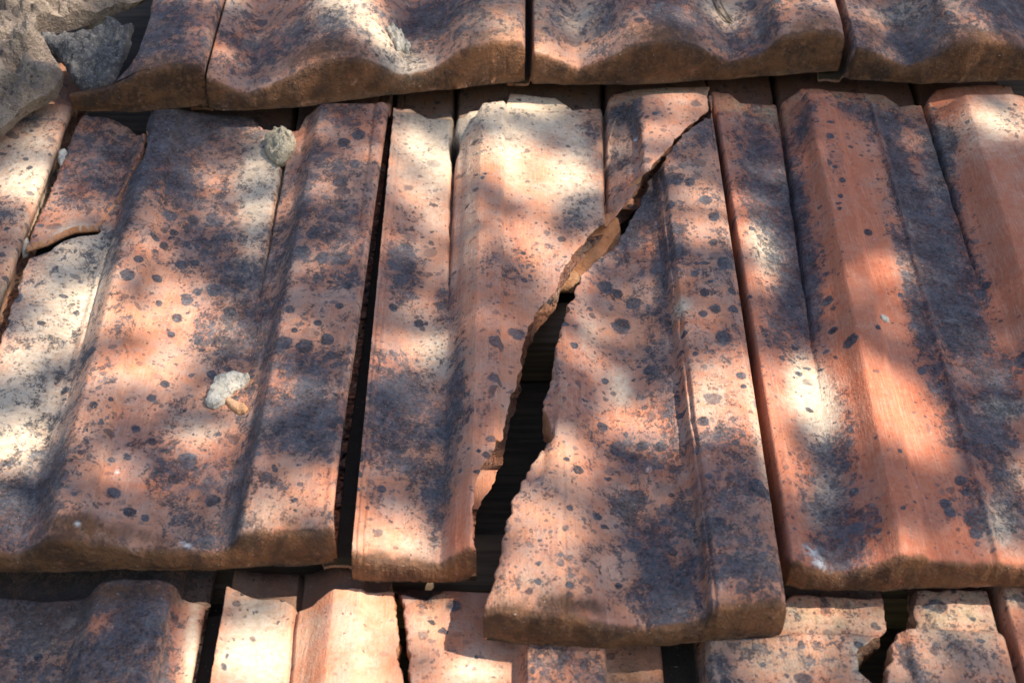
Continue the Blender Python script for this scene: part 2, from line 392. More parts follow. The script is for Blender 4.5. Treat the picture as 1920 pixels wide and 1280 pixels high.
    for a, b in zip(rings[:-1], rings[1:]):
        a2, b2 = np.roll(a, -1), np.roll(b, -1)
        faces.append(np.stack([a, b, b2, a2], 1))
        kd = np.zeros(len(a), int); sk = side_kind
        if right is not None: kd[sk == 1] = 1
        if left is not None: kd[sk == 3] = 1
        kinds.append(kd); smooth.append(kd == 0)
    me = bpy.data.meshes.new(name)
    V = np.concatenate(verts); F = np.concatenate(faces)
    # the underside: a full sheet that ends in the last ring
    bi = np.arange(cnt, cnt + ny_ * nx_).reshape(ny_, nx_)
    botv = np.stack([X, U, NB], -1).reshape(-1, 3)
    flat = bi.reshape(-1).copy(); flat[ring_idx] = rings[-1]
    V = np.concatenate([V, botv])
    bq = np.stack([flat[ii], flat[ii + nx_], flat[ii + nx_ + 1], flat[ii + 1]], 1)
    F = np.concatenate([F, bq]); kinds.append(np.zeros(len(bq), int)); smooth.append(np.ones(len(bq), bool))
    verts.append(botv)
    me.vertices.add(len(V)); me.vertices.foreach_set("co", V.astype(np.float32).ravel())
    me.loops.add(F.size); me.loops.foreach_set("vertex_index", F.astype(np.int32).ravel())
    me.polygons.add(len(F)); me.polygons.foreach_set("loop_start", (np.arange(len(F)) * 4).astype(np.int32))
    me.materials.append(CLAY); me.materials.append(BROKEN)
    me.polygons.foreach_set("material_index", np.concatenate(kinds).astype(np.int32))
    me.polygons.foreach_set("use_smooth", np.concatenate(smooth))
    me.update(calc_edges=True); me.validate()
    sid = np.concatenate([np.full(len(top), False)] + [np.full(len(q), True) for q in verts[1:]])
    dist_front = V[:, 1] - np.interp(V[:, 0], fX, fU)
    stain(me, V, paint, base, redbase, oldbase, frontgrime, dist_front, sid, lambda y: float(np.interp(y, [yt, yb], [hh + .006, hf + .006])), np.concatenate([recess_shade.ravel(), np.zeros(len(V) - recess_shade.size)]))
    if key: SURF[key] = lambda x, u: np.array([float(hat(b, a)) for a, b in zip(x, u)])
    Xv = V[:, 0]
    # origin at the tile's front, in the roof frame
    c = np.array([float(np.mean(Xv)), UF, fh])
    me.transform(Matrix.Translation((-c).tolist()))
    ob = link(name, me); ob.matrix_world = ROOFM @ Matrix.Translation(c.tolist())
    tag(ob, label, cat, group, 'thing')
    return ob

def vp(x, y0, y1):
    """x of a line along the slope, carried from photograph row y0 to y1"""
    return 985 + (x - 985) * (y1 + 2070) / (y0 + 2070)
def slope_lines(x0, x1, y0, yt, yb, spec):
    out = []
    for s, p in spec:
        x = x0 + (x1 - x0) * s; out.append((vp(x, y0, yt), vp(x, y0, yb), p))
    return out
PROFILE = [(0, 0.0078), (.05, 0.0059), (.17, 00.0000), (.235, 0.0052), (.30, 0.0149), (.365, 0.0140), (.43, 0.0078), (.56, 0.0013), (.64, 0.0007), (.72, 0.0039), (.79, 0.0146), (.97, 0.0140), (1.0, 0.0120)]
ROUNDP = [(0, 0.0137), (.05, 0.0113), (.145, 0.0000), (.24, 0.0089), (.33, 0.0205), (.42, 0.0229), (.50, 0.0185), (.62, 0.0011), (.72, 0.0059), (.80, 0.0196), (.90, 0.0229), (.98, 0.0210), (1.0, 0.0167)]

# ------------------------------------------------------------------ the courses of tiles
G2 = "roof tiles of the middle course"; G1 = "roof tiles of the upper course"; G3 = "roof tiles of the lower course"
# -- middle course, left tile
linesA = [(140, -150, 0.0078), (200, -70, 0.0065), (262, 28, 0.0000), (272, 52, 0.0039), (293, 82, 0.0146), (333, 150, 0.0130), (343, 164, 0.0088), (430, 300, 0.0020), (548, 402, 0.0000), (578, 424, 0.0039), (600, 446, 0.0146), (700, 590, 0.0140), (713, 610, 0.0148), (728, 628, 0.0117)]
paintA = [
 # pale weathering
 ('P', 100, 620, 90, 190, 14, .72), ('P', 30, 800, 70, 120, 14, .8), ('P', 150, 520, 60, 80, 10, .7), ('P', 470, 320, 42, 90, 6, .75), ('P', 480, 420, 30, 120, 8, .6), ('P', 360, 800, 60, 40, 0, .55), ('P', 420, 620, 30, 90, 10, .35), ('P', 505, 300, 26, 60, 4, .6), ('P', 190, 440, 40, 40, 0, .5),
 # dark
 ('D', 190, 290, 62, 90, 10, .75), ('D', 300, 250, 60, 60, 0, .85), ('D', 400, 225, 90, 38, 0, .75), ('D', 330, 330, 45, 70, 8, .55), ('D', 255, 380, 16, 120, 14, .9), ('D', 390, 440, 55, 70, 10, .45), ('D', 440, 510, 50, 40, 0, .55), ('D', 440, 620, 60, 60, 10, .45), ('D', 500, 560, 30, 150, 12, .45),
 ('D', 560, 450, 12, 240, 11, .5), ('D', 480, 830, 22, 110, 12, .55), ('D', 40, 950, 75, 75, 0, .9), ('D', 100, 860, 40, 60, 10, .7), ('D', 110, 700, 60, 30, -20, .3), ('D', 640, 460, 62, 75, 8, .5), ('D', 650, 230, 60, 30, 0, .5), ('D', 620, 330, 60, 60, 0, .3), ('D', 570, 810, 62, 65, 0, .95), ('D', 580, 720, 50, 45, 0, .5), ('D', 400, 1000, 70, 40, 0, .5), ('D', 380, 900, 70, 40, 0, .45), ('D', 450, 930, 20, 60, 8, .6), ('D', 300, 860, 50, 40, 0, .3),
 ('D', 500, 980, 50, 40, 0, -.1), ('D', 540, 900, 60, 20, 0, -.4), ('D', 290, 640, 50, 160, 14, -.25), ('D', 230, 920, 60, 50, 0, -.2),
 # front dirt
 ('G', 165, 1005, 75, 26, 0, 1.3), ('G', 300, 1010, 40, 16, 20, .6), ('G', 540, 1020, 85, 30, 0, .75), ('O', 530, 990, 80, 40, 0, .6),
 ('W', 345, 1010, 14, 4, 20, .9), ('W', 152, 1000, 7, 5, 0, .8), ('W', 222, 892, 4, 4, 0, .9), ('R', 215, 425, 16, 24, 20, 1.0), ('R', 175, 435, 40, 7, -24, .8),
] + [('S', x, y, r, r * .86) for x, y, r in [(536, 670, 17), (575, 677, 18), (617, 662, 13), (322, 413, 13), (363, 415, 12), (394, 410, 9), (328, 443, 9), (310, 470, 10), (340, 500, 11), (350, 460, 8), (382, 450, 9), (384, 470, 8), (365, 493, 8), (246, 542, 14), (297, 533, 10), (267, 510, 8), (332, 598, 10), (322, 630, 7), (374, 630, 9), (300, 575, 7), (421, 632, 10), (285, 750, 9), (310, 722, 9), (396, 697, 10), (256, 808, 8), (215, 772, 6), (184, 785, 8), (286, 828, 9), (312, 842, 6), (240, 862, 8), (215, 930, 14), (243, 960, 13), (271, 967, 9), (352, 856, 17), (325, 893, 12), (648, 290, 11), (675, 275, 13), (640, 365, 14), (668, 330, 10), (590, 465, 15), (570, 500, 17), (610, 510, 14), (640, 510, 19), (620, 470, 10), (548, 608, 10), (556, 646, 7), (600, 632, 8), (622, 692, 11), (569, 707, 8), (545, 715, 9), (575, 735, 7), (565, 762, 12), (598, 765, 10), (540, 770, 8), (640, 600, 8), (655, 560, 9), (350, 560, 12), (400, 540, 15), (370, 545, 9), (430, 580, 14), (455, 600, 10)]]
crackA_r = [(150, 150), (275, 285), (262, 305), (240, 335), (212, 385), (185, 425), (140, 440), (90, 470), (50, 486), (0, 640), (-75, 830), (-150, 1100)]
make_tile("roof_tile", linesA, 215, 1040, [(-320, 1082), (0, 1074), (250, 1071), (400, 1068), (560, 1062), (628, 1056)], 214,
          "middle course tile with thin corner crack and a grey flake lying in its trough", rise=203, paint=paintA, base=(.46, .05, 0), group=G2, seed=21, nx=230, ny=330, key='A',
          holes=[(520, 1030, 56, 5, 3, .0022), (405, 1010, 44, 7, 6, .001)], dip=[(140, 212), (240, 216), (256, 238), (276, 240), (294, 214), (330, 207), (468, 208), (492, 236), (560, 240), (578, 204), (600, 195), (728, 183)],
          grooves=[(547, 400, .009, .0013, 230, 640), (272, 50, .003, .0016, 250, 900), (706, 604, .0014, .0011, 190, 9000), (716, 616, .0010, .0009, 190, 9000)],
          right_poly=[(736, 100), (730, 190), (700, 400), (672, 610), (642, 800), (630, 900), (623, 965), (626, 1040), (628, 1080)],
          left=[(275, 150), (275, 285), (263, 305), (241, 334), (212, 385), (185, 425), (141, 440), (92, 468), (52, 484), (0, 645), (-50, 770), (-140, 1000), (-170, 1100)])
# -- far left tile of the middle course: only its roll is in view
linesZ = [(vp(-300, 215, 215), vp(-470, 215, 215), 0)]
lz = slope_lines(-480, 128, 215, 215, 1040, PROFILE)
lz = [(a, b, p) for a, b, p in lz]
make_tile("roof_tile", lz, 215, 1040, [(-1050, 1085), (-180, 1082)], 214,
          "pale lichened end tile of the middle course at the left edge under the mortar", rise=203, group=G2, seed=23, base=(.30, .25, 0), nx=120, ny=200,
          paint=[('P', 60, 330, 70, 90, 10, .6), ('D', 40, 250, 90, 30, 0, .45), ('D', 10, 430, 30, 30, 0, .5), ('O', 20, 560, 30, 120, 14, .9), ('D', 60, 470, 20, 16, 0, .4)])
# -- middle course, broken tile: left fragment
linesB = [(733, 652, 0.0091), (752, 690, 0.0059), (800, 760, 0.0010), (853, 826, 0.0000), (868, 838, 0.0039), (880, 852, 0.0091), (904, 880, 0.0149), (944, 926, 0.0140), (951, 934, 0.0088), (1040, 1010, 0.0033), (1134, 1150, 0.0000), (1150, 1200, 0.0052), (1205, 1240, 0.0149), (1310, 1450, 0.0143), (1328, 1468, 0.0123)]
crackL = [(1330, 120), (1327, 205), (1300, 228), (1278, 248), (1255, 275), (1225, 308), (1195, 340), (1165, 380), (1130, 418), (1095, 450), (1066, 487), (1048, 520), (1040, 548), (1018, 568), (1003, 590), (985, 625), (979, 660), (979, 690), (968, 718), (955, 755), (949, 785), (944, 812), (931, 836), (907, 870), (889, 905), (886, 930), (884, 965), (890, 1005), (888, 1050), (885, 1100)]
paintB = [
 ('P', 830, 240, 60, 60, 0, .8), ('P', 900, 220, 60, 30, 0, .6), ('P', 1010, 195, 80, 45, 0, .8), ('P', 1085, 290, 40, 70, 0, .6), ('P', 1000, 240, 60, 60, 0, .5), ('P', 820, 330, 30, 120, 3, .45), ('P', 770, 280, 40, 90, 0, .5), ('P', 1160, 260, 30, 80, 0, .4), ('P', 880, 400, 20, 130, 0, .45), ('P', 820, 650, 40, 60, 0, .7), ('P', 760, 590, 40, 40, 0, .35), ('P', 780, 1010, 60, 40, 0, .5), ('P', 1060, 360, 50, 50, 0, .35), ('P', 960, 300, 30, 90, 0, .35), ('P', 930, 260, 30, 60, 0, .5), ('P', 1260, 175, 60, 16, 0, .8), ('P', 1100, 400, 40, 60, 0, .35),
 ('O', 790, 210, 50, 30, 0, .6), ('O', 1240, 175, 90, 18, 0, .8), ('O', 1110, 200, 40, 26, 0, .9), ('O', 900, 300, 20, 70, 0, .6),
 ('D', 755, 500, 32, 70, 2, 1.0), ('D', 830, 560, 20, 60, 0, .7), ('D', 750, 700, 55, 60, 0, .55), ('D', 720, 790, 50, 90, 0, .6), ('D', 800, 760, 70, 60, 0, .6), ('D', 790, 880, 70, 80, 0, .65), ('D', 860, 700, 16, 90, 0, .6), ('D', 840, 800, 26, 60, 0, .5), ('D', 820, 950, 20, 60, 6, .6), ('D', 1080, 400, 34, 42, 30, .7), ('D', 1165, 205, 36, 20, 0, 1.1), ('D', 1190, 240, 12, 40, -10, .9), ('D', 1165, 300, 26, 70, 0, .6), ('D', 1110, 240, 16, 40, 0, .6), ('D', 970, 510, 50, 40, 0, .45), ('D', 1060, 520, 20, 30, 0, .4), ('D', 905, 270, 18, 60, 0, .35), ('D', 940, 640, 30, 100, 4, .12), ('D', 770, 230, 30, 40, 0, .2), ('D', 1000, 210, 50, 14, 0, .25),
 ('G', 740, 1040, 80, 18, 0, .8), ('G', 760, 1065, 100, 20, 0, .6), ('O', 690, 1000, 30, 60, 0, .5),
 ('R', 920, 700, 40, 260, 4, .55), ('R', 860, 1000, 26, 80, 8, 1.0), ('R', 720, 560, 14, 160, 6, .5), ('D', 860, 1020, 22, 60, 8, -1.0),
 ('W', 1191, 268, 4, 4, 0, 1.0),
] + [('S', x, y, r, r * .86) for x, y, r in [(762, 465, 13), (770, 490, 12), (740, 500, 12), (752, 525, 15), (785, 600, 10), (738, 580, 9), (755, 702, 8), (730, 740, 10), (673, 898, 9), (715, 915, 10), (672, 925, 5), (678, 690, 6), (696, 740, 5)]]
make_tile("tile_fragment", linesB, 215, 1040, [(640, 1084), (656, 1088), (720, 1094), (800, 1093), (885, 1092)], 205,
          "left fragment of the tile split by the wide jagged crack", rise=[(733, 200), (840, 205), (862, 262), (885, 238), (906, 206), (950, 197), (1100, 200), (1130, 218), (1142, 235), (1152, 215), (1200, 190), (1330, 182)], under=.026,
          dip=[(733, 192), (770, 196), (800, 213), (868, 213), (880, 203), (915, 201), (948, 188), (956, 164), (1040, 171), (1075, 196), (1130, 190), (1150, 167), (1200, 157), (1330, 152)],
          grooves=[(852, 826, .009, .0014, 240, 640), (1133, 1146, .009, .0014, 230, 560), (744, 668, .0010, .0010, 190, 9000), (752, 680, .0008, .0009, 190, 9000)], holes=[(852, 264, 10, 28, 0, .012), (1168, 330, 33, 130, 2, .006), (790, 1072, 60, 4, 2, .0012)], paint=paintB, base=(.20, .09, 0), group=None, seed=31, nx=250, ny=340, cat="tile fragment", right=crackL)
# -- middle course, broken tile: right fragment, slipped down
linesR = [(960, 830, 0.0039), (1000, 905, 0.0091), (1015, 945, 0.0137), (1050, 1045, 0.0140), (1072, 1090, 0.0101), (1110, 1150, 0.0026), (1150, 1215, 0.0003), (1190, 1290, 0.0020), (1212, 1322, 0.0046), (1229, 1343, 0.0146), (1318, 1462, 0.0143), (1336, 1480, 0.0117)]
crackR = [(1334, 120), (1334, 222), (1310, 230), (1280, 252), (1262, 275), (1240, 310), (1215, 345), (1195, 390), (1172, 430), (1150, 462), (1118, 484), (1088, 515), (1076, 545), (1064, 580), (1050, 615), (1040, 655), (1036, 700), (1024, 726), (1017, 745), (1020, 766), (1036, 788), (1034, 814), (1014, 834), (996, 856), (985, 882), (966, 925), (955, 965), (943, 1000), (936, 1050), (928, 1085), (912, 1130), (894, 1172), (890, 1215)]
paintR = [
 ('P', 1330, 760, 55, 90, 4, .45), ('P', 1105, 640, 30, 50, 0, .55), ('P', 1165, 720, 26, 46, 0, .75), ('P', 1275, 600, 20, 20, 0, .9), ('P', 1000, 860, 22, 36, 0, .55), ('P', 1290, 350, 50, 60, 0, .25), ('P', 1060, 800, 20, 120, 0, .2), ('P', 1420, 850, 16, 140, -8, .5),
 ('D', 1300, 260, 40, 40, 0, .7), ('D', 1185, 385, 46, 90, 24, 1.2), ('D', 1270, 480, 26, 50, 0, .55), ('D', 1240, 520, 14, 90, -6, .7), ('D', 1240, 700, 24, 160, -6, .35), ('D', 1360, 500, 30, 60, 0, .45), ('D', 1180, 840, 46, 40, 0, .65), ('D', 1190, 950, 50, 60, 0, .55), ('D', 1230, 1060, 46, 70, -10, .95), ('D', 1270, 1120, 40, 46, 0, .8), ('D', 1360, 1010, 60, 40, 0, .45), ('D', 1400, 920, 40, 60, 0, .35), ('D', 1400, 1080, 70, 50, 0, .6), ('D', 1340, 960, 40, 40, 0, .35), ('D', 1360, 850, 60, 40, 0, .3), ('D', 1060, 760, 30, 200, 4, -.15), ('D', 1120, 950, 30, 80, 0, -.1), ('D', 1280, 1000, 14, 100, -7, .35), ('D', 1060, 1000, 26, 40, 0, .15),  # heavy blot by the upper crack: soot plus painted shade on the flank
 ('G', 1000, 1150, 110, 20, 0, .75), ('G', 1100, 1135, 50, 20, 0, .7), ('G', 1400, 1150, 90, 26, 0, .7), ('O', 1000, 1120, 90, 40, 0, .55), ('G', 1250, 1190, 120, 12, 0, .8), ('O', 1060, 830, 26, 120, 2, .25),
 ('R', 1100, 720, 30, 120, 4, .3), ('R', 1110, 950, 26, 120, -4, .35),
 ('W', 1218, 872, 5, 5, 0, 1.0),
] + [('S', x, y, r, r * .86) for x, y, r in [(1188, 562, 14), (1165, 605, 19), (1135, 535, 15), (1158, 545, 12), (1268, 497, 17), (1270, 455, 12), (1320, 400, 11), (1335, 432, 11), (1255, 408, 9), (1265, 360, 14), (1290, 365, 10), (1335, 480, 9), (1355, 520, 16), (1352, 660, 18), (1318, 575, 10), (1338, 605, 12), (1315, 615, 8), (1370, 570, 9), (1280, 650, 6), (1218, 690, 12), (1135, 712, 7), (1252, 772, 10), (1130, 800, 10), (1160, 835, 18), (1185, 850, 15), (1205, 828, 12), (1240, 832, 12), (1240, 868, 8), (1175, 945, 24), (1195, 920, 17), (1190, 1010, 18), (1215, 1035, 22), (1240, 1050, 18), (1062, 880, 6), (1083, 895, 10), (1068, 970, 6), (1120, 970, 9), (1265, 1105, 22), (1240, 1090, 10), (1245, 970, 9), (1325, 918, 8), (1360, 922, 6), (1340, 1005, 17), (1385, 730, 10), (1390, 750, 6), (1315, 815, 11), (1375, 855, 9), (1300, 690, 6), (1410, 935, 18), (1430, 945, 16), (1068, 1110, 8), (1160, 1090, 8), (1300, 540, 8), (1370, 605, 10)]]
make_tile("tile_fragment", linesR, 215, 1150, [(886, 1192), (895, 1196), (960, 1208), (1040, 1216), (1140, 1216), (1250, 1210), (1380, 1200), (1482, 1186)], 222,
          "right fragment of the split tile, slipped down with its front edge hanging low", rise=None, paint=paintR, base=(.42, .03, 0), group=None, seed=41, nx=210, ny=340, cat="tile fragment", left=crackR, hf=.0275, hh=-.002, over=.015, grooves=[(1221, 1336, .004, .0014, 215, 1900), (1322, 1464, .0012, .0010, 190, 9000), (1040, 1060, .0008, .001, 190, 9000)], holes=[(1030, 770, 14, 100, 3, .0022), (1000, 880, 24, 44, 10, .0025)])
# -- middle course, right tile
linesC = [(1340, 1478, 0.0078), (1381, 1503, 0.0072), (1386, 1510, 0.0046), (1425, 1550, 0.0008), (1462, 1578, 0.0000), (1476, 1600, 0.0020), (1500, 1650, 0.0078), (1521, 1694, 0.0153), (1564, 1737, 0.0142), (1570, 1744, 0.0098), (1632, 1862, 0.0059), (1637, 1872, 0.0080), (1644, 1884, 0.0046), (1735, 1992, 0.0000), (1765, 2030, 0.0033), (1819, 2087, 0.0146), (1900, 2300, 0.0146), (1935, 2340, 0.0117)]
paintC = [
 ('R', 1365, 500, 26, 500, -8, 1.0), ('R', 1600, 600, 110, 700, -12, .95), ('R', 1830, 400, 60, 400, -16, 1.0), ('R', 1750, 1000, 200, 60, 0, .8), ('R', 1490, 1040, 30, 40, 0, .8),
 ('D', 1360, 500, 22, 420, -8, -.4),
 ('D', 1430, 330, 46, 150, -8, 1.25), ('D', 1500, 560, 45, 90, -8, 1.2), ('D', 1450, 620, 30, 60, 0, .6), ('D', 1560, 950, 60, 90, -8, .9), ('D', 1560, 840, 50, 40, 0, .75), ('D', 1500, 400, 22, 150, -8, .9), ('D', 1590, 760, 20, 60, -8, .5), ('D', 1580, 1030, 50, 40, 0, .7), ('D', 1640, 980, 20, 40, 0, .4), ('D', 1510, 240, 20, 40, 0, .8),
 ('D', 1640, 215, 90, 34, 10, 1.0), ('D', 1680, 300, 24, 80, -16, .9), ('D', 1560, 330, 14, 70, -10, .6), ('D', 1720, 420, 34, 120, -16, 1.2), ('D', 1770, 560, 46, 130, -16, 1.25), ('D', 1680, 470, 14, 150, -16, .6), ('D', 1730, 660, 22, 140, -16, .7), ('D', 1820, 480, 26, 80, -16, .7), ('D', 1840, 640, 40, 80, -16, .7), ('D', 1860, 830, 60, 90, -16, .9), ('D', 1890, 720, 50, 60, 0, .7), ('D', 1800, 780, 26, 80, -16, .5), ('D', 1750, 280, 26, 80, 0, .7), ('D', 1780, 380, 26, 100, 0, .9), ('D', 1900, 950, 40, 60, 0, .7), ('D', 1830, 970, 22, 50, -16, .8), ('D', 1770, 960, 26, 26, 0, .3), ('D', 1780, 270, 20, 30, 0, .8), ('D', 1900, 250, 50, 26, 0, .6),
 ('D', 1600, 480, 26, 300, -12, -.35), ('D', 1590, 700, 20, 300, -12, -.35), ('D', 1660, 420, 20, 120, -12, -.3), ('D', 1900, 450, 60, 300, -16, -.3),
 ('P', 1435, 470, 36, 60, -10, 1.0), ('P', 1780, 470, 26, 60, -16, .35), ('P', 1470, 350, 22, 60, -8, .4), ('P', 1800, 620, 26, 60, -16, .4), ('P', 1560, 900, 30, 40, 0, .45), ('P', 1900, 880, 40, 60, 0, .5), ('P', 1535, 760, 40, 80, -8, 1.15), ('P', 1500, 690, 30, 60, 0, .6), ('P', 1880, 760, 46, 26, 0, .9), ('P', 1750, 250, 36, 30, 0, .4), ('P', 1860, 250, 70, 60, 0, .8), ('P', 1540, 950, 40, 50, 0, .5), ('P', 1880, 980, 40, 50, 0, .9), ('P', 1620, 640, 30, 20, 0, .2), ('P', 1700, 520, 26, 60, -14, .45), ('P', 1760, 330, 26, 60, 0, .6), ('P', 1700, 350, 26, 40, 0, .3),
 ('O', 1400, 190, 60, 20, 0, .9), ('O', 1600, 175, 110, 18, 0, .9), ('O', 1450, 215, 30, 30, 0, .9), ('O', 1720, 200, 40, 30, 0, .6),
 ('G', 1500, 1075, 60, 22, 0, .3), ('G', 1700, 1080, 200, 16, 0, .7),
 ('W', 1536, 1040, 30, 12, 30, .75), ('W', 1520, 1025, 18, 14, 0, .7), ('W', 1730, 1077, 9, 4, 0, .8),
] + [('S', x, y, r, r * .86) for x, y, r in [(1552, 280, 8), (1560, 340, 6), (1574, 365, 6), (1570, 395, 5), (1625, 450, 8), (1640, 640, 6), (1725, 703, 10), (1605, 985, 14), (1800, 905, 13), (1810, 925, 10), (1770, 950, 12), (1780, 965, 12), (1825, 975, 20), (1830, 1000, 14), (1602, 920, 9), (1590, 660, 12), (1550, 570, 10), (1560, 625, 7), (1840, 545, 14), (1850, 530, 10), (1815, 560, 14), (1830, 620, 12)]]
make_tile("roof_tile", linesC, 215, 1040, [(1476, 1098), (1500, 1106), (1640, 1108), (1800, 1104), (1930, 1100), (2360, 1090)], 190,
          "red and blue black streaked tile right of the split one, ribs nearly bare", rise=[(1335, 205), (1380, 206), (1465, 214), (1505, 184), (1640, 186), (1690, 220), (1740, 222), (1765, 190), (1935, 186)],
          dip=[(1335, 161), (1370, 166), (1392, 184), (1465, 184), (1505, 159), (1660, 166), (1690, 190), (1738, 184), (1760, 156), (1935, 150)],
          grooves=[(1463, 1580, .009, .0013, 230, 800), (1738, 1994, .009, .0013, 230, 600)], key='C', paint=paintC, base=(.16, .05, 0), group=G2, seed=51, nx=230, ny=320, redbase=.45)
# -- upper course: only the front ends are in view
def upper(x0, x1, front, label, paint, seed, prof=ROUNDP, base=(.5, .1, 0), y0=100, **kw):
    ln = slope_lines(x0, x1, y0, -700, 100, prof)
    return make_tile("roof_tile", ln, -700, 100, front, -700, label, paint=paint, base=base, group=G1, seed=seed, nx=190, ny=150, over=.02, hf=kw.pop('hf', .0280), hh=.001, **kw)
upper(-215, 389, [(-240, 216), (128, 208), (250, 212), (330, 204), (388, 199)], "small dark end tile of the upper course half buried by mortar",
      [('D', 300, 80, 80, 60, 0, .5), ('D', 190, 165, 50, 16, 0, .6), ('G', 320, 160, 90, 22, 0, .8), ('O', 300, 25, 50, 16, 0, .8), ('R', 310, 30, 40, 14, 0, .8), ('R', 370, 120, 16, 40, 0, .6)], 61, base=(.62, .0, 0), flange=False, left=[(310, -300), (288, -10), (282, 30), (270, 70), (256, 105), (236, 135), (206, 158), (160, 163), (132, 168), (126, 190), (128, 230)])
upper(391, 985, [(388, 205), (420, 210), (560, 203), (720, 180), (860, 166), (984, 152)], "upper course tile carrying a crumb of pale lichen, warm brown front",
      [('P', 640, 40, 60, 60, 0, .9), ('P', 760, 115, 50, 40, 0, .9), ('P', 720, 90, 50, 30, 20, .5), ('P', 430, 20, 40, 30, 0, .5), ('D', 480, 90, 70, 50, 0, .45), ('D', 800, 40, 60, 50, 0, .8), ('D', 560, 60, 30, 60, 0, .4), ('D', 640, 90, 40, 30, 0, .5), ('G', 620, 130, 90, 26, 0, 1.0), ('G', 920, 110, 70, 26, 0, .6), ('O', 920, 70, 60, 60, 0, .8), ('D', 900, 30, 40, 40, 0, .3)], 62, base=(.45, .05, 0), key='Q', holes=[(905, 118, 44, 6, 0, .0025)])
upper(996, 1596, [(994, 158), (1060, 160), (1200, 160), (1330, 152), (1480, 140), (1594, 131)], "upper course tile holding a curved dry twig in its right hollow",
      [('P', 1090, 30, 50, 50, 0, .7), ('P', 1350, 20, 50, 40, 0, .75), ('O', 1010, 50, 16, 80, 0, .7), ('D', 1280, 60, 70, 50, 0, .6), ('D', 1130, 50, 30, 60, 0, .55), ('D', 1420, 60, 40, 50, 0, .7), ('D', 1240, 30, 40, 50, 0, .4), ('G', 1240, 100, 90, 26, 0, .9), ('G', 1520, 85, 70, 22, 0, .7), ('R', 1200, 20, 60, 40, 0, .3), ('D', 1050, 30, 30, 30, 0, .3), ('P', 1530, 20, 50, 40, 0, .3)], 63, base=(.42, .08, 0))
upper(1606, 2206, [(1602, 150), (1720, 158), (1920, 152), (2210, 146)], "blue grey upper course tile at the right edge, mossy along its front",
      [('D', 1710, 70, 60, 60, 0, .6), ('P', 1690, 20, 50, 30, 0, .7), ('D', 1880, 40, 60, 50, 0, .7), ('G', 1830, 110, 100, 24, 0, 1.0), ('G', 1630, 60, 20, 60, 0, .5), ('P', 1770, 50, 30, 50, 0, .4)], 64, base=(.6, .1, 0))
# -- lower course: only the heads are in view
def lower(lines, label, paint, seed, base=(.3, .1, 0), head=1090, rise=None, over=.05, **kw):
    ln = [(vp(x, 1200, 1110), vp(x, 1200, 1900), p) for x, p in lines]
    return make_tile("roof_tile", ln, 1110, 1900, [(-700, 1950), (2700, 1950)], head, label, paint=paint, base=base, group=G3, seed=seed, nx=200, ny=260, over=over, hf=.026, hh=.000, rise=rise, **kw)
lower([(-420, .006), (-330, .004), (-230, 0), (-190, .004), (-160, .011), (-100, .010), (-60, .002), (60, -.002), (135, .001), (165, .010), (288, .012), (306, .011), (316, .002), (340, .000), (372, -.001)],
      "dark sooty tile of the lower course at the left edge, its shade painted in", [('D', 80, 1120, 150, 40, 0, .7), ('P', 356, 1200, 14, 120, 3, .9), ('D', 356, 1200, 18, 120, 3, -1.0), ('R', 322, 1200, 8, 120, 3, .9), ('D', 230, 1200, 80, 120, 0, .45), ('O', 70, 1180, 90, 120, 0, .7), ('R', 195, 1180, 40, 30, 0, .8), ('D', 195, 1185, 36, 24, 0, -.7), ('G', 90, 1150, 120, 60, 0, .4), ('G', 260, 1120, 110, 22, 0, .7)], 71, base=(.8, .0, 0), dip=[(-400, 1112), (0, 1112), (170, 1116), (190, 1102), (300, 1104), (330, 1112), (375, 1122)])  # soot made heavier to paint in the shadow under the tile above
lower([(402, .007), (416, .0055), (470, .0005), (558, .0), (578, .0025), (617, .010), (668, .0095), (682, .0065), (745, .0045), (775, .004)],
      "sunlit orange tile of the lower course, left of the narrow vertical crack", [('P', 480, 1200, 60, 120, 0, 1.0), ('O', 580, 1180, 20, 100, 0, .8), ('P', 680, 1200, 60, 120, 0, .35), ('R', 400, 1200, 14, 100, 0, .7), ('W', 397, 1228, 6, 8, 0, .9), ('D', 440, 1150, 20, 60, 0, .3), ('R', 620, 1200, 14, 100, 0, .5)], 72, base=(.06, .12, 0), over=.012, dip=[(400, 1100), (480, 1113), (530, 1118), (560, 1136), (585, 1134), (620, 1120), (660, 1114), (745, 1112)], grooves=[(558, 480, .004, .0011, 1100, 2600)],
      right=[(728, 1040), (735, 1100), (741, 1135), (742, 1152), (746, 1180), (744, 1215), (752, 1252), (756, 1290), (770, 1400), (800, 1900), (810, 2000)])
lower([(700, .003), (745, .003), (760, .003), (830, .002), (905, .000), (965, -.001), (975, .001), (990, .010), (1118, .010), (1132, .008), (1136, -.010), (1240, -.011)],
      "speckled tile of the lower course under the slipped fragment", [('D', 1060, 1250, 60, 40, 0, .7), ('P', 900, 1250, 60, 26, 0, .8), ('D', 800, 1110, 20, 20, 0, .7), ('O', 815, 1130, 20, 40, 0, .7), ('D', 790, 1240, 50, 40, 0, .1), ('P', 790, 1180, 30, 60, 0, .3), ('O', 1190, 1240, 50, 40, 0, .7), ('G', 1190, 1240, 50, 60, 0, .6)], 73, base=(.22, .12, 0), flange=False, over=.0, dip=[(740, 1112), (800, 1120), (830, 1104), (850, 1098), (1200, 1098)],
      left=[(738, 1040), (748, 1098), (750, 1120), (760, 1140), (757, 1160), (763, 1185), (761, 1215), (766, 1250), (775, 1290), (790, 1400), (835, 1900), (845, 2000)])
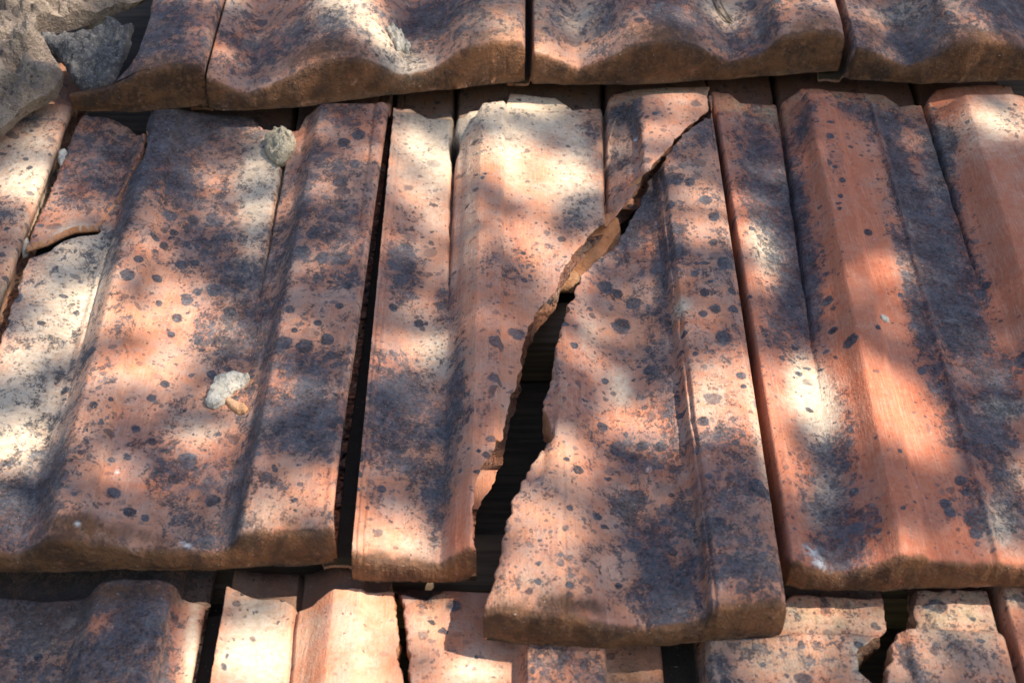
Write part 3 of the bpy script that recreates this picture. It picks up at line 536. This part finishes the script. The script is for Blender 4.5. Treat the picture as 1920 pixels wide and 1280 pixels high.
lower([(1312, .006), (1330, .0095), (1500, .0100), (1600, .0095), (1640, .0085), (1700, .0080)],
      "worn tan tile of the lower course, its head broken off beside a dark gap", [('O', 1450, 1240, 150, 50, 0, .4), ('O', 1560, 1150, 120, 34, 0, .9), ('P', 1560, 1160, 90, 30, 0, .4), ('P', 1610, 1240, 20, 50, 0, .8), ('D', 1450, 1230, 130, 40, 0, .4), ('D', 1350, 1250, 24, 30, 0, .4)], 74, under=.006, base=(.38, .12, 0), rise=1196, oldbase=.3, over=.01, dip=[(1310, 1130), (1470, 1125), (1490, 1112), (1670, 1118)],
      right=[(1664, 1040), (1664, 1100), (1666, 1160), (1658, 1180), (1634, 1198), (1612, 1216), (1606, 1236), (1616, 1256), (1634, 1282), (1650, 1320), (1660, 1950)])
lower([(1640, .0080), (1690, .0085), (1706, .0110), (1800, .0105), (1872, .0100), (1886, .008)],
      "tan head piece of a lower course tile between the dark gap and the right edge", [('O', 1790, 1150, 90, 50, 0, .8), ('P', 1790, 1150, 80, 30, 0, .4), ('P', 1780, 1240, 60, 40, 0, .3), ('D', 1800, 1230, 70, 40, 0, .3), ('D', 1700, 1250, 14, 40, -30, .8)], 76, base=(.36, .12, 0), rise=[(1640, 1196), (1672, 1190), (1700, 1184), (1860, 1186), (1890, 1196)], oldbase=.35, over=.01, flange=False,
      dip=[(1640, 1150), (1712, 1150), (1722, 1104), (1886, 1098)],
      left=[(1718, 1040), (1720, 1100), (1724, 1180), (1679, 1186), (1674, 1215), (1660, 1280), (1656, 1330), (1664, 1950)])
lower([(1898, .006), (1940, .003), (2040, 0), (2090, .004), (2140, .011), (2200, .01), (2500, .001), (2600, .011), (2720, .009)],
      "reddish lower course tile just entering at the right edge", [('P', 1900, 1120, 20, 20, 0, .7), ('R', 1910, 1230, 30, 80, 0, .8)], 75)

# ------------------------------------------------------------------ what shows through the gaps: boards and battens under the tiles
def box(name, X0, X1, U0, U1, N0, N1, mat, label, cat, group=None, bev=.003):
    bm = bmesh.new(); bmesh.ops.create_cube(bm, size=1.0)
    for v in bm.verts: v.co = Vector(((v.co.x) * (X1 - X0), (v.co.y) * (U1 - U0), (v.co.z) * (N1 - N0)))
    bmesh.ops.bevel(bm, geom=bm.edges[:], offset=bev, segments=2, affect='EDGES')
    me = bpy.data.meshes.new(name); bm.to_mesh(me); bm.free(); me.materials.append(mat)
    o = link(name, me); o.matrix_world = ROOFM @ Matrix.Translation(((X0 + X1) / 2, (U0 + U1) / 2, (N0 + N1) / 2))
    return tag(o, label, cat, group, 'thing')
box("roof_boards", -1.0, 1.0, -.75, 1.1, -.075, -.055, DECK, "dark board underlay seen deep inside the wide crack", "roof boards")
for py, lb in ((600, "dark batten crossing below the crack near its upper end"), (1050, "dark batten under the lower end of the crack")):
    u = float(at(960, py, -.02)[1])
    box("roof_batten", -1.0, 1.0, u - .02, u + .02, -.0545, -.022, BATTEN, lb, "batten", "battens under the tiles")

# ------------------------------------------------------------------ loose bits lying on the tiles
def densify(P, step):
    out = []
    for a, b in zip(P, P[1:] + P[:1]):
        n = max(1, int(math.hypot(b[0] - a[0], b[1] - a[1]) / step))
        out += [(a[0] + (b[0] - a[0]) * k / n, a[1] + (b[1] - a[1]) * k / n) for k in range(n)]
    return out
def slab(name, outline, h, thick, mat, label, cat, seed=1, rough=.002, edge=.004, tilt=(0.0, 0.0), step=.0016, group=None, dome=0.0, jit=.0012, inset=.2, scale=.03, surf=None, crag=0.0, paint=None, base=(0, 0, 0)):
    """a lump with the outline given over the photograph, lying at height h, with real thickness"""
    X, U = at([q[0] for q in outline], [q[1] for q in outline], h + thick * .6)
    P = densify(list(zip(X.tolist(), U.tolist())), step)
    P = np.array(P); c = P.mean(0)
    arc = np.arange(len(P)) * step
    d = P - c; P = P + (d / (np.linalg.norm(d, axis=1)[:, None] + 1e-9)) * (jit * wave(arc, arc * 0, seed, .012, 4))[:, None]
    lo, hi = P.min(0), P.max(0)
    gx, gy = np.meshgrid(np.arange(lo[0], hi[0], step), np.arange(lo[1], hi[1], step)); G_ = np.stack([gx.ravel(), gy.ravel()], 1)
    G_ = G_ + np.random.default_rng(seed).uniform(-.3, .3, G_.shape) * step
    # inside test
    ins = np.zeros(len(G_), bool); x0, y0 = P[:, 0], P[:, 1]; x1, y1 = np.roll(x0, -1), np.roll(y0, -1)
    for a, b, c1, d1 in zip(x0, y0, x1, y1):
        cr = ((b > G_[:, 1]) != (d1 > G_[:, 1])) & (G_[:, 0] < (c1 - a) * (G_[:, 1] - b) / ((d1 - b) + 1e-12) + a); ins ^= cr
    G_ = G_[ins]
    dist = np.array([np.min((P[:, 0] - g[0]) ** 2 + (P[:, 1] - g[1]) ** 2) for g in G_]) ** .5 if len(G_) else np.zeros(0)
    G_ = G_[dist > step * .6]; dist = dist[dist > step * .6]
    nb = len(P)
    co2 = [Vector(p) for p in np.concatenate([P, G_]).tolist()]
    r = delaunay_2d_cdt(co2, [(i, (i + 1) % nb) for i in range(nb)], [list(range(nb))], 1, 1e-7)
    vo, fo = np.array([tuple(v) for v in r[0]]), r[2]
    ed = np.array([np.min((P[:, 0] - g[0]) ** 2 + (P[:, 1] - g[1]) ** 2) for g in vo]) ** .5
    q = np.clip(ed / edge, 0, 1); round_ = np.sqrt(np.maximum(0, 1 - (1 - q) ** 2))
    Xv, Uv = vo[:, 0], vo[:, 1]
    dm = 1 - np.clip(((Xv - c[0]) / (hi[0] - lo[0]) * 2) ** 2 + ((Uv - c[1]) / (hi[1] - lo[1]) * 2) ** 2, 0, 1)
    base_ = h + tilt[0] * (Xv - c[0]) + tilt[1] * (Uv - c[1])
    if surf is not None: base_ = SURF[surf](Xv, Uv) - (thick if paint is not None else .0008)
    Nt = base_ + thick * (.35 + .65 * round_) + dome * dm + rough * wave(Xv, Uv, seed + 4, scale, 6) * (.3 + .7 * round_)
    if crag:
        Nt = Nt + np.array([crag * (mnoise.turbulence(Vector((x * 1.0, u * 1.0, seed * .37)) / scale, 7, True) - .55) for x, u in zip(Xv, Uv)]) * (.25 + .75 * round_)
    Nm = base_ + thick * .1 + 0 * Xv
    bm = bmesh.new()
    tv = [bm.verts.new((x, u, n)) for x, u, n in zip(Xv, Uv, Nt)]
    cc = np.array([c[0], c[1]])
    bv = [bm.verts.new((x + (cc[0] - x) * inset * .25, u + (cc[1] - u) * inset * .25, n)) for x, u, n in zip(Xv, Uv, Nm - thick * .1)]
    for f in fo:
        try: bm.faces.new([tv[i] for i in f])
        except ValueError: pass
        try: bm.faces.new([bv[i] for i in reversed(f)])
        except ValueError: pass
    be = [e for e in bm.edges if len(e.link_faces) == 1 and e.verts[0].index < len(tv)]
    bm.verts.index_update()
    idx = {v: i for i, v in enumerate(tv)}
    for e in [e for e in bm.edges if len(e.link_faces) == 1]:
        a, b = e.verts
        if a in idx and b in idx:
            try: bm.faces.new([a, b, bv[idx[b]], bv[idx[a]]])
            except ValueError: pass
    bmesh.ops.recalc_face_normals(bm, faces=bm.faces[:])
    for f in bm.faces: f.smooth = not crag
    bmesh.ops.translate(bm, verts=bm.verts[:], vec=(-c[0], -c[1], -h))
    me = bpy.data.meshes.new(name); bm.to_mesh(me); bm.free(); me.materials.append(mat)
    if paint is not None:
        me.materials.append(BROKEN); nv = len(me.vertices); co = np.zeros(nv * 3); me.vertices.foreach_get("co", co); co = co.reshape(-1, 3) + np.array([c[0], c[1], h])
        stain(me, co, paint, base, 0, 0, 0.0, np.full(nv, 1.0), np.zeros(nv, bool), lambda y: .013)
        for p in me.polygons:
            if abs(p.normal.z) < .5: p.material_index = 1
    o = link(name, me); o.matrix_world = ROOFM @ Matrix.Translation((c[0], c[1], h))
    return tag(o, label, cat, group, 'thing')

slab("tile_fragment", [(150, 206), (180, 208), (215, 210), (240, 216), (254, 236), (272, 246), (271, 284), (260, 304), (238, 333), (210, 383), (183, 423), (140, 438), (92, 466), (52, 482), (68, 436), (104, 340), (132, 250)], .009, .0046, CLAY,
     "dark blotched corner piece cracked off the top of the middle course's left tile", "tile fragment", seed=22, rough=.0005, edge=.0010, step=.0014, jit=.0006, surf='A', inset=0,
     paint=[('D', 190, 280, 60, 80, 0, .35), ('P', 140, 440, 60, 26, -20, .7), ('D', 150, 432, 70, 22, -25, -.7), ('R', 195, 410, 22, 16, -40, .8)], base=(.62, .05, 0))
slab("mortar_bed", [(-260, -120), (300, -120), (290, -20), (262, -4), (215, 12), (172, 30), (130, 42), (95, 48), (76, 54), (66, 70), (78, 88), (92, 104), (112, 128), (120, 148), (112, 170), (86, 190), (50, 206), (28, 224), (8, 244), (-260, 420)], .027, .012, MORTAR,
     "pinkish grey lump of old mortar filling the top left corner", "mortar", seed=3, rough=.006, edge=.014, step=.0022, dome=.014, scale=.028, crag=.026)
slab("broken_slab", [(72, 60), (84, 57), (100, 64), (122, 68), (150, 66), (176, 62), (212, 54), (240, 52), (252, 58), (246, 84), (236, 108), (222, 128), (208, 148), (180, 154), (146, 152), (132, 138), (118, 116), (104, 98), (88, 92), (78, 82)], .024, .008, SLATE,
     "broken dark grey slab wedged beside the mortar", "slab", seed=5, rough=.0022, edge=.0035, tilt=(.05, .12), dome=.002, scale=.014, crag=.008)
slab("mortar_crumb", [(160, 44), (172, 30), (190, 24), (212, 22), (218, 34), (206, 44), (188, 48), (170, 52)], .014, .010, LIME, "sandy mortar crumb in the dark slot above the grey slab", "mortar crumb", seed=7, rough=.003, edge=.004, step=.001)
slab("mortar_crumb", [(330, -20), (352, -16), (366, 0), (362, 16), (350, 24), (338, 18), (326, 8)], .030, .012, LIME, "white mortar crumb between the tile tops near the upper left", "mortar crumb", seed=8, rough=.002, edge=.005, step=.001)
slab("pebble", [(494, 248), (500, 234), (514, 228), (530, 226), (546, 232), (553, 250), (550, 266), (540, 280), (528, 292), (516, 292), (504, 282), (494, 268)], .0065, .012, STONE,
     "round tan pebble sitting in the trough under the upper course", "pebble", seed=9, surf='A', crag=.010, rough=.0012, edge=.0075, step=.0009, jit=.0008, scale=.008)
slab("mortar_flake", [(384, 756), (386, 742), (396, 728), (402, 710), (416, 700), (440, 698), (464, 702), (468, 712), (456, 722), (440, 728), (430, 744), (418, 760), (402, 766), (390, 764)], .019, .006, LIME,
     "pale grey crooked flake beside an orange chip in the left tile's trough", "flake", seed=10, surf='A', crag=.0045, rough=.0012, edge=.0022, step=.0008, jit=.0011, scale=.014, tilt=(.1, .05))
slab("clay_chip", [(420, 748), (430, 742), (444, 750), (458, 756), (466, 768), (460, 776), (446, 774), (430, 762)], .021, .0035, CHIP,
     "small orange clay chip touching the pale crooked flake", "chip", seed=12, surf='A', rough=.0003, edge=.0012, step=.0008, jit=.0004, tilt=(.05, .0))
slab("lichen_crumb", [(724, 58), (730, 46), (740, 42), (750, 52), (762, 58), (770, 70), (766, 80), (752, 76), (744, 82), (736, 70)], .034, .006, LIME,
     "pale lichen crumb stuck on the upper course tile", "crumb", seed=13, surf='Q', crag=.009, rough=.002, edge=.002, step=.0007, jit=.0012, scale=.006)
slab("lime_chip", [(36, 462), (44, 450), (54, 446), (56, 458), (50, 474), (42, 478)], .010, .006, LIME, "small white chip at the lower end of the corner crack", "chip", seed=14, rough=.001, edge=.002, step=.0007, scale=.006)
slab("lime_chip", [(108, 300), (110, 284), (122, 278), (128, 288), (122, 304), (114, 314)], .008, .006, LIME, "whitish chip caught in the seam beside the dark corner piece", "chip", seed=15, rough=.001, edge=.002, step=.0007, scale=.006)
slab("lime_chip", [(1650, 590), (1656, 587), (1668, 594), (1670, 600), (1662, 602), (1652, 597)], .026, .0025, LIME, "tiny white grain on the bare red rib of the right tile", "grain", seed=16, surf='C', rough=.0003, edge=.0012, step=.0005, jit=.0003, scale=.006)
slab("clay_shard", [(1062, 486), (1080, 462), (1104, 440), (1130, 426), (1160, 424), (1168, 448), (1156, 470), (1120, 486), (1092, 506), (1066, 512)], -.012, .006, BROKEN, "orange brown shard of clay wedged in the upper part of the crack", "shard", seed=17, rough=.0012, edge=.002, tilt=(-.2, .5), step=.001)
slab("clay_shard", [(1022, 546), (1034, 524), (1050, 506), (1078, 500), (1090, 520), (1074, 548)], -.014, .006, CHIP, "light orange shard of clay lying in the crack just below the brown one", "shard", seed=18, rough=.001, edge=.002, tilt=(0, -.25), step=.001)

def twig(name, pts, r, label, cat="twig", mat=None):
    """pts: photograph x, y and height over the roof"""
    cu = bpy.data.curves.new(name, 'CURVE'); cu.dimensions = '3D'; cu.bevel_depth = r; cu.bevel_resolution = 3; cu.use_fill_caps = True
    sp = cu.splines.new('BEZIER'); sp.bezier_points.add(len(pts) - 1); x0 = at(pts[0][0], pts[0][1], pts[0][2]); c = (float(x0[0]), float(x0[1]), pts[0][2])
    for b, (px, py, h) in zip(sp.bezier_points, pts):
        x, u = at(px, py, h); b.co = (float(x) - c[0], float(u) - c[1], h - c[2]); b.handle_left_type = b.handle_right_type = 'AUTO'
        b.radius = 1.0
    sp.bezier_points[-1].radius = .4
    tmp = bpy.data.objects.new(name, cu); me = bpy.data.meshes.new_from_object(tmp); bpy.data.objects.remove(tmp); bpy.data.curves.remove(cu)
    me.name = name; me.materials.clear(); me.materials.append(mat or TWIG)
    o = link(name, me); o.matrix_world = ROOFM @ Matrix.Translation(c)
    return tag(o, label, cat, None, 'thing')
twig("pine_needle", [(890, 547, .0245), (900, 545, .0255), (908, 542, .0262), (917, 541, .0255)], .0009, "short dark stick lying across the left fragment's rib", "stick", DECK)
twig("dry_twig", [(1336, -6, .030), (1342, 10, .0305), (1352, 26, .030), (1366, 40, .029), (1378, 50, .028)], .0008, "curved dry twig in the hollow of an upper tile")
twig("dry_twig", [(1348, -6, .030), (1352, 6, .0305), (1362, 24, .030), (1372, 38, .029), (1380, 50, .028)], .0006, "thin straw lying close beside the curved dry twig", "straw")

# ------------------------------------------------------------------ ground and an unseen tree, its crown shaped to throw the dappled light
gm = bpy.data.meshes.new("ground"); gm.from_pydata([(-600, -600, 0), (600, -600, 0), (600, 600, 0), (-600, 600, 0)], [], [(0, 1, 2, 3)]); gm.materials.append(GRASS)
tag(link("ground", gm), kind="structure")

# patches of sun that the crown is left open for: photograph x, y, radii, turn, strength
POOLS = [(120, 600, 110, 170, 14, .8), (40, 800, 80, 150, 14, .75), (60, 340, 90, 110, 10, .85), (40, 60, 150, 110, 0, .8),
         (310, 640, 90, 120, 14, .95), (400, 790, 80, 60, 0, .8), (380, 560, 50, 80, 10, .6), (250, 920, 90, 60, -10, .75), (330, 460, 60, 50, 0, .45), (480, 370, 40, 110, 6, .55), (620, 340, 60, 80, 5, .45), (630, 500, 60, 40, 0, .35),
         (540, 960, 90, 60, 0, .75), (740, 1040, 110, 50, 0, .75), (860, 1040, 40, 50, 0, .9), (760, 620, 90, 60, 0, .5),
         (820, 340, 100, 120, 0, .85), (1010, 330, 110, 110, 0, .95), (1010, 180, 120, 40, 0, .9), (930, 430, 90, 50, 0, .6), (1060, 440, 50, 50, 0, .5), (1085, 500, 60, 60, -40, 1.0), (1130, 440, 50, 30, -40, .7), (525, 250, 50, 50, 0, .85), (425, 730, 50, 50, 0, .9), (1230, 270, 40, 60, 20, .75), (1310, 420, 60, 60, 0, .55),
         (1340, 770, 70, 120, 0, 1.0), (1120, 640, 50, 60, 0, .7), (1200, 760, 60, 60, 0, .55), (1000, 1120, 110, 60, 0, .75), (1340, 900, 60, 60, 0, .5), (1430, 980, 50, 90, 0, .3),
         (1660, 530, 50, 80, -10, .95), (1440, 480, 50, 60, 0, .6), (1540, 770, 60, 100, -8, .85), (1470, 800, 26, 90, -8, .85), (1430, 640, 26, 60, -8, .5), (1700, 760, 50, 100, -12, .6), (1720, 900, 60, 30, 0, .5), (1890, 960, 60, 90, 0, .7), (1880, 230, 80, 60, 0, .6), (1890, 780, 50, 50, 0, .4), (1700, 1020, 120, 40, 0, .35),
         (630, 50, 90, 70, 0, .9), (760, 120, 80, 40, 0, .6), (930, 90, 70, 60, 0, .7), (430, 20, 60, 40, 0, .6), (340, 20, 60, 30, 0, .9), (1020, 60, 40, 80, 0, .6), (1100, 30, 60, 50, 0, .45), (1350, 20, 60, 40, 0, .4), (1530, 40, 60, 50, 0, .4), (1680, 20, 70, 40, 0, .6), (1820, 30, 60, 40, 0, .3),
         (500, 1210, 110, 130, 0, .72), (690, 1210, 110, 130, 0, .8), (860, 1190, 110, 130, 0, .95), (350, 1200, 40, 120, 0, .9), (900, 1260, 80, 30, 0, .6), (1450, 1250, 150, 60, 0, .7), (1580, 1150, 130, 40, 0, .9), (1790, 1180, 110, 90, 0, .95), (1640, 1260, 60, 50, 0, .8), (200, 1190, 50, 40, 0, .35), (1060, 1250, 60, 40, 0, .3)]
def pool(px, py, rx, ry, ro):
    h = .034 if py < 150 else (float(np.interp(py, [190, 1090], [.006, .036])) if py < 1095 else .006)
    c, M = blob_roof(px, py, rx, ry, ro, h)
    return c - np.array([SUN[0], SUN[1]]) / SUN[2] * (h - .012), M
def lit(X, U):
    m = np.zeros_like(X)
    for (px, py, rx, ry, ro, v) in POOLS:
        m = np.maximum(m, v * np.exp(-np.maximum(blob_dist(pool(px, py, rx, ry, ro), X, U) - .42, 0) ** 2 * 1.3))
    return m
def canopy():
    n = 26000
    X = rng.uniform(-.62, .72, n); U = rng.uniform(-.50, .62, n); d = rng.uniform(2.1, 3.0, n)
    m = lit(X, U)
    keep = rng.uniform(0, 1, n) > np.clip(m * 1.05, 0, 1) ** .8
    keep &= rng.uniform(0, 1, n) < .29
    X, U, d = X[keep], U[keep], d[keep]; n = len(X)
    C = W(X + SUN[0] * d, U + SUN[1] * d, .012 + SUN[2] * d)
    a = rng.normal(size=(n, 3)); a /= np.linalg.norm(a, axis=1)[:, None]
    nrm = np.array(sunw)[None, :] + rng.normal(size=(n, 3)) * .45; nrm /= np.linalg.norm(nrm, axis=1)[:, None]
    a -= nrm * (a * nrm).sum(1)[:, None]; a /= np.linalg.norm(a, axis=1)[:, None]; b = np.cross(nrm, a)
    Ln = rng.uniform(.016, .026, n)[:, None]; Wd = Ln * rng.uniform(.42, .6, n)[:, None]
    V = np.stack([C - a * Ln, C - a * Ln * .3 + b * Wd + nrm * .002, C + a * Ln * .45 + b * Wd * .8 + nrm * .002, C + a * Ln, C + a * Ln * .45 - b * Wd * .8 + nrm * .002, C - a * Ln * .3 - b * Wd + nrm * .002], 1).reshape(-1, 3)
    F = (np.arange(n)[:, None] * 6 + np.arange(6)[None, :])
    return V, F, C
V_, F_, C_ = canopy()
tree = bpy.data.objects.new("garden_tree", None); col.objects.link(tree)
base_pt = Vector((3.3, -2.6, 0.0)); tree.location = base_pt
tag(tree, "leafy garden tree outside the view, crown shaped to dapple the roof with shade", "tree", None, "thing")
cm = bpy.data.meshes.new("crown"); cm.from_pydata((V_ - np.array(base_pt)).tolist(), [], F_.tolist()); cm.materials.append(LEAF)
link("crown", cm, tree)
def limb(bm, p, q, r0, r1, n=7):
    ax = (q - p).normalized(); s = ax.orthogonal().normalized(); t = ax.cross(s)
    rings = []
    for k in range(5):
        f = k / 4; c = p.lerp(q, f) + Vector((math.sin(f * 5 + p.x) * .02, math.cos(f * 4 + p.y) * .02, 0)) * (0 < k < 4)
        r = r0 + (r1 - r0) * f
        rings.append([bm.verts.new(c + s * (r * math.cos(2 * math.pi * j / n)) + t * (r * math.sin(2 * math.pi * j / n))) for j in range(n)])
    for a, b in zip(rings, rings[1:]):
        for j in range(n): bm.faces.new([a[j], a[(j + 1) % n], b[(j + 1) % n], b[j]])
    bm.faces.new(rings[-1]); bm.faces.new(rings[0][::-1])
cen = Vector(C_.mean(0).tolist()) - base_pt
bm = bmesh.new(); fork = Vector((-.2, .25, 4.2)); limb(bm, Vector((0, 0, -.1)), fork, .16, .10, 12)
hub = cen + Vector((.75, -.35, .55)); limb(bm, fork, hub, .095, .04, 9)
for j in range(9):
    e = Vector(C_[rng.integers(len(C_))].tolist()) - base_pt
    e = e + (e - cen).normalized() * .1
    if (e - hub).length > .2 and (e - cen).length > .45: limb(bm, hub, e, .009, .003, 6)
for f in bm.faces: f.smooth = True
tm = bpy.data.meshes.new("trunk"); bm.to_mesh(tm); bm.free(); tm.materials.append(BARK); link("trunk", tm, tree)
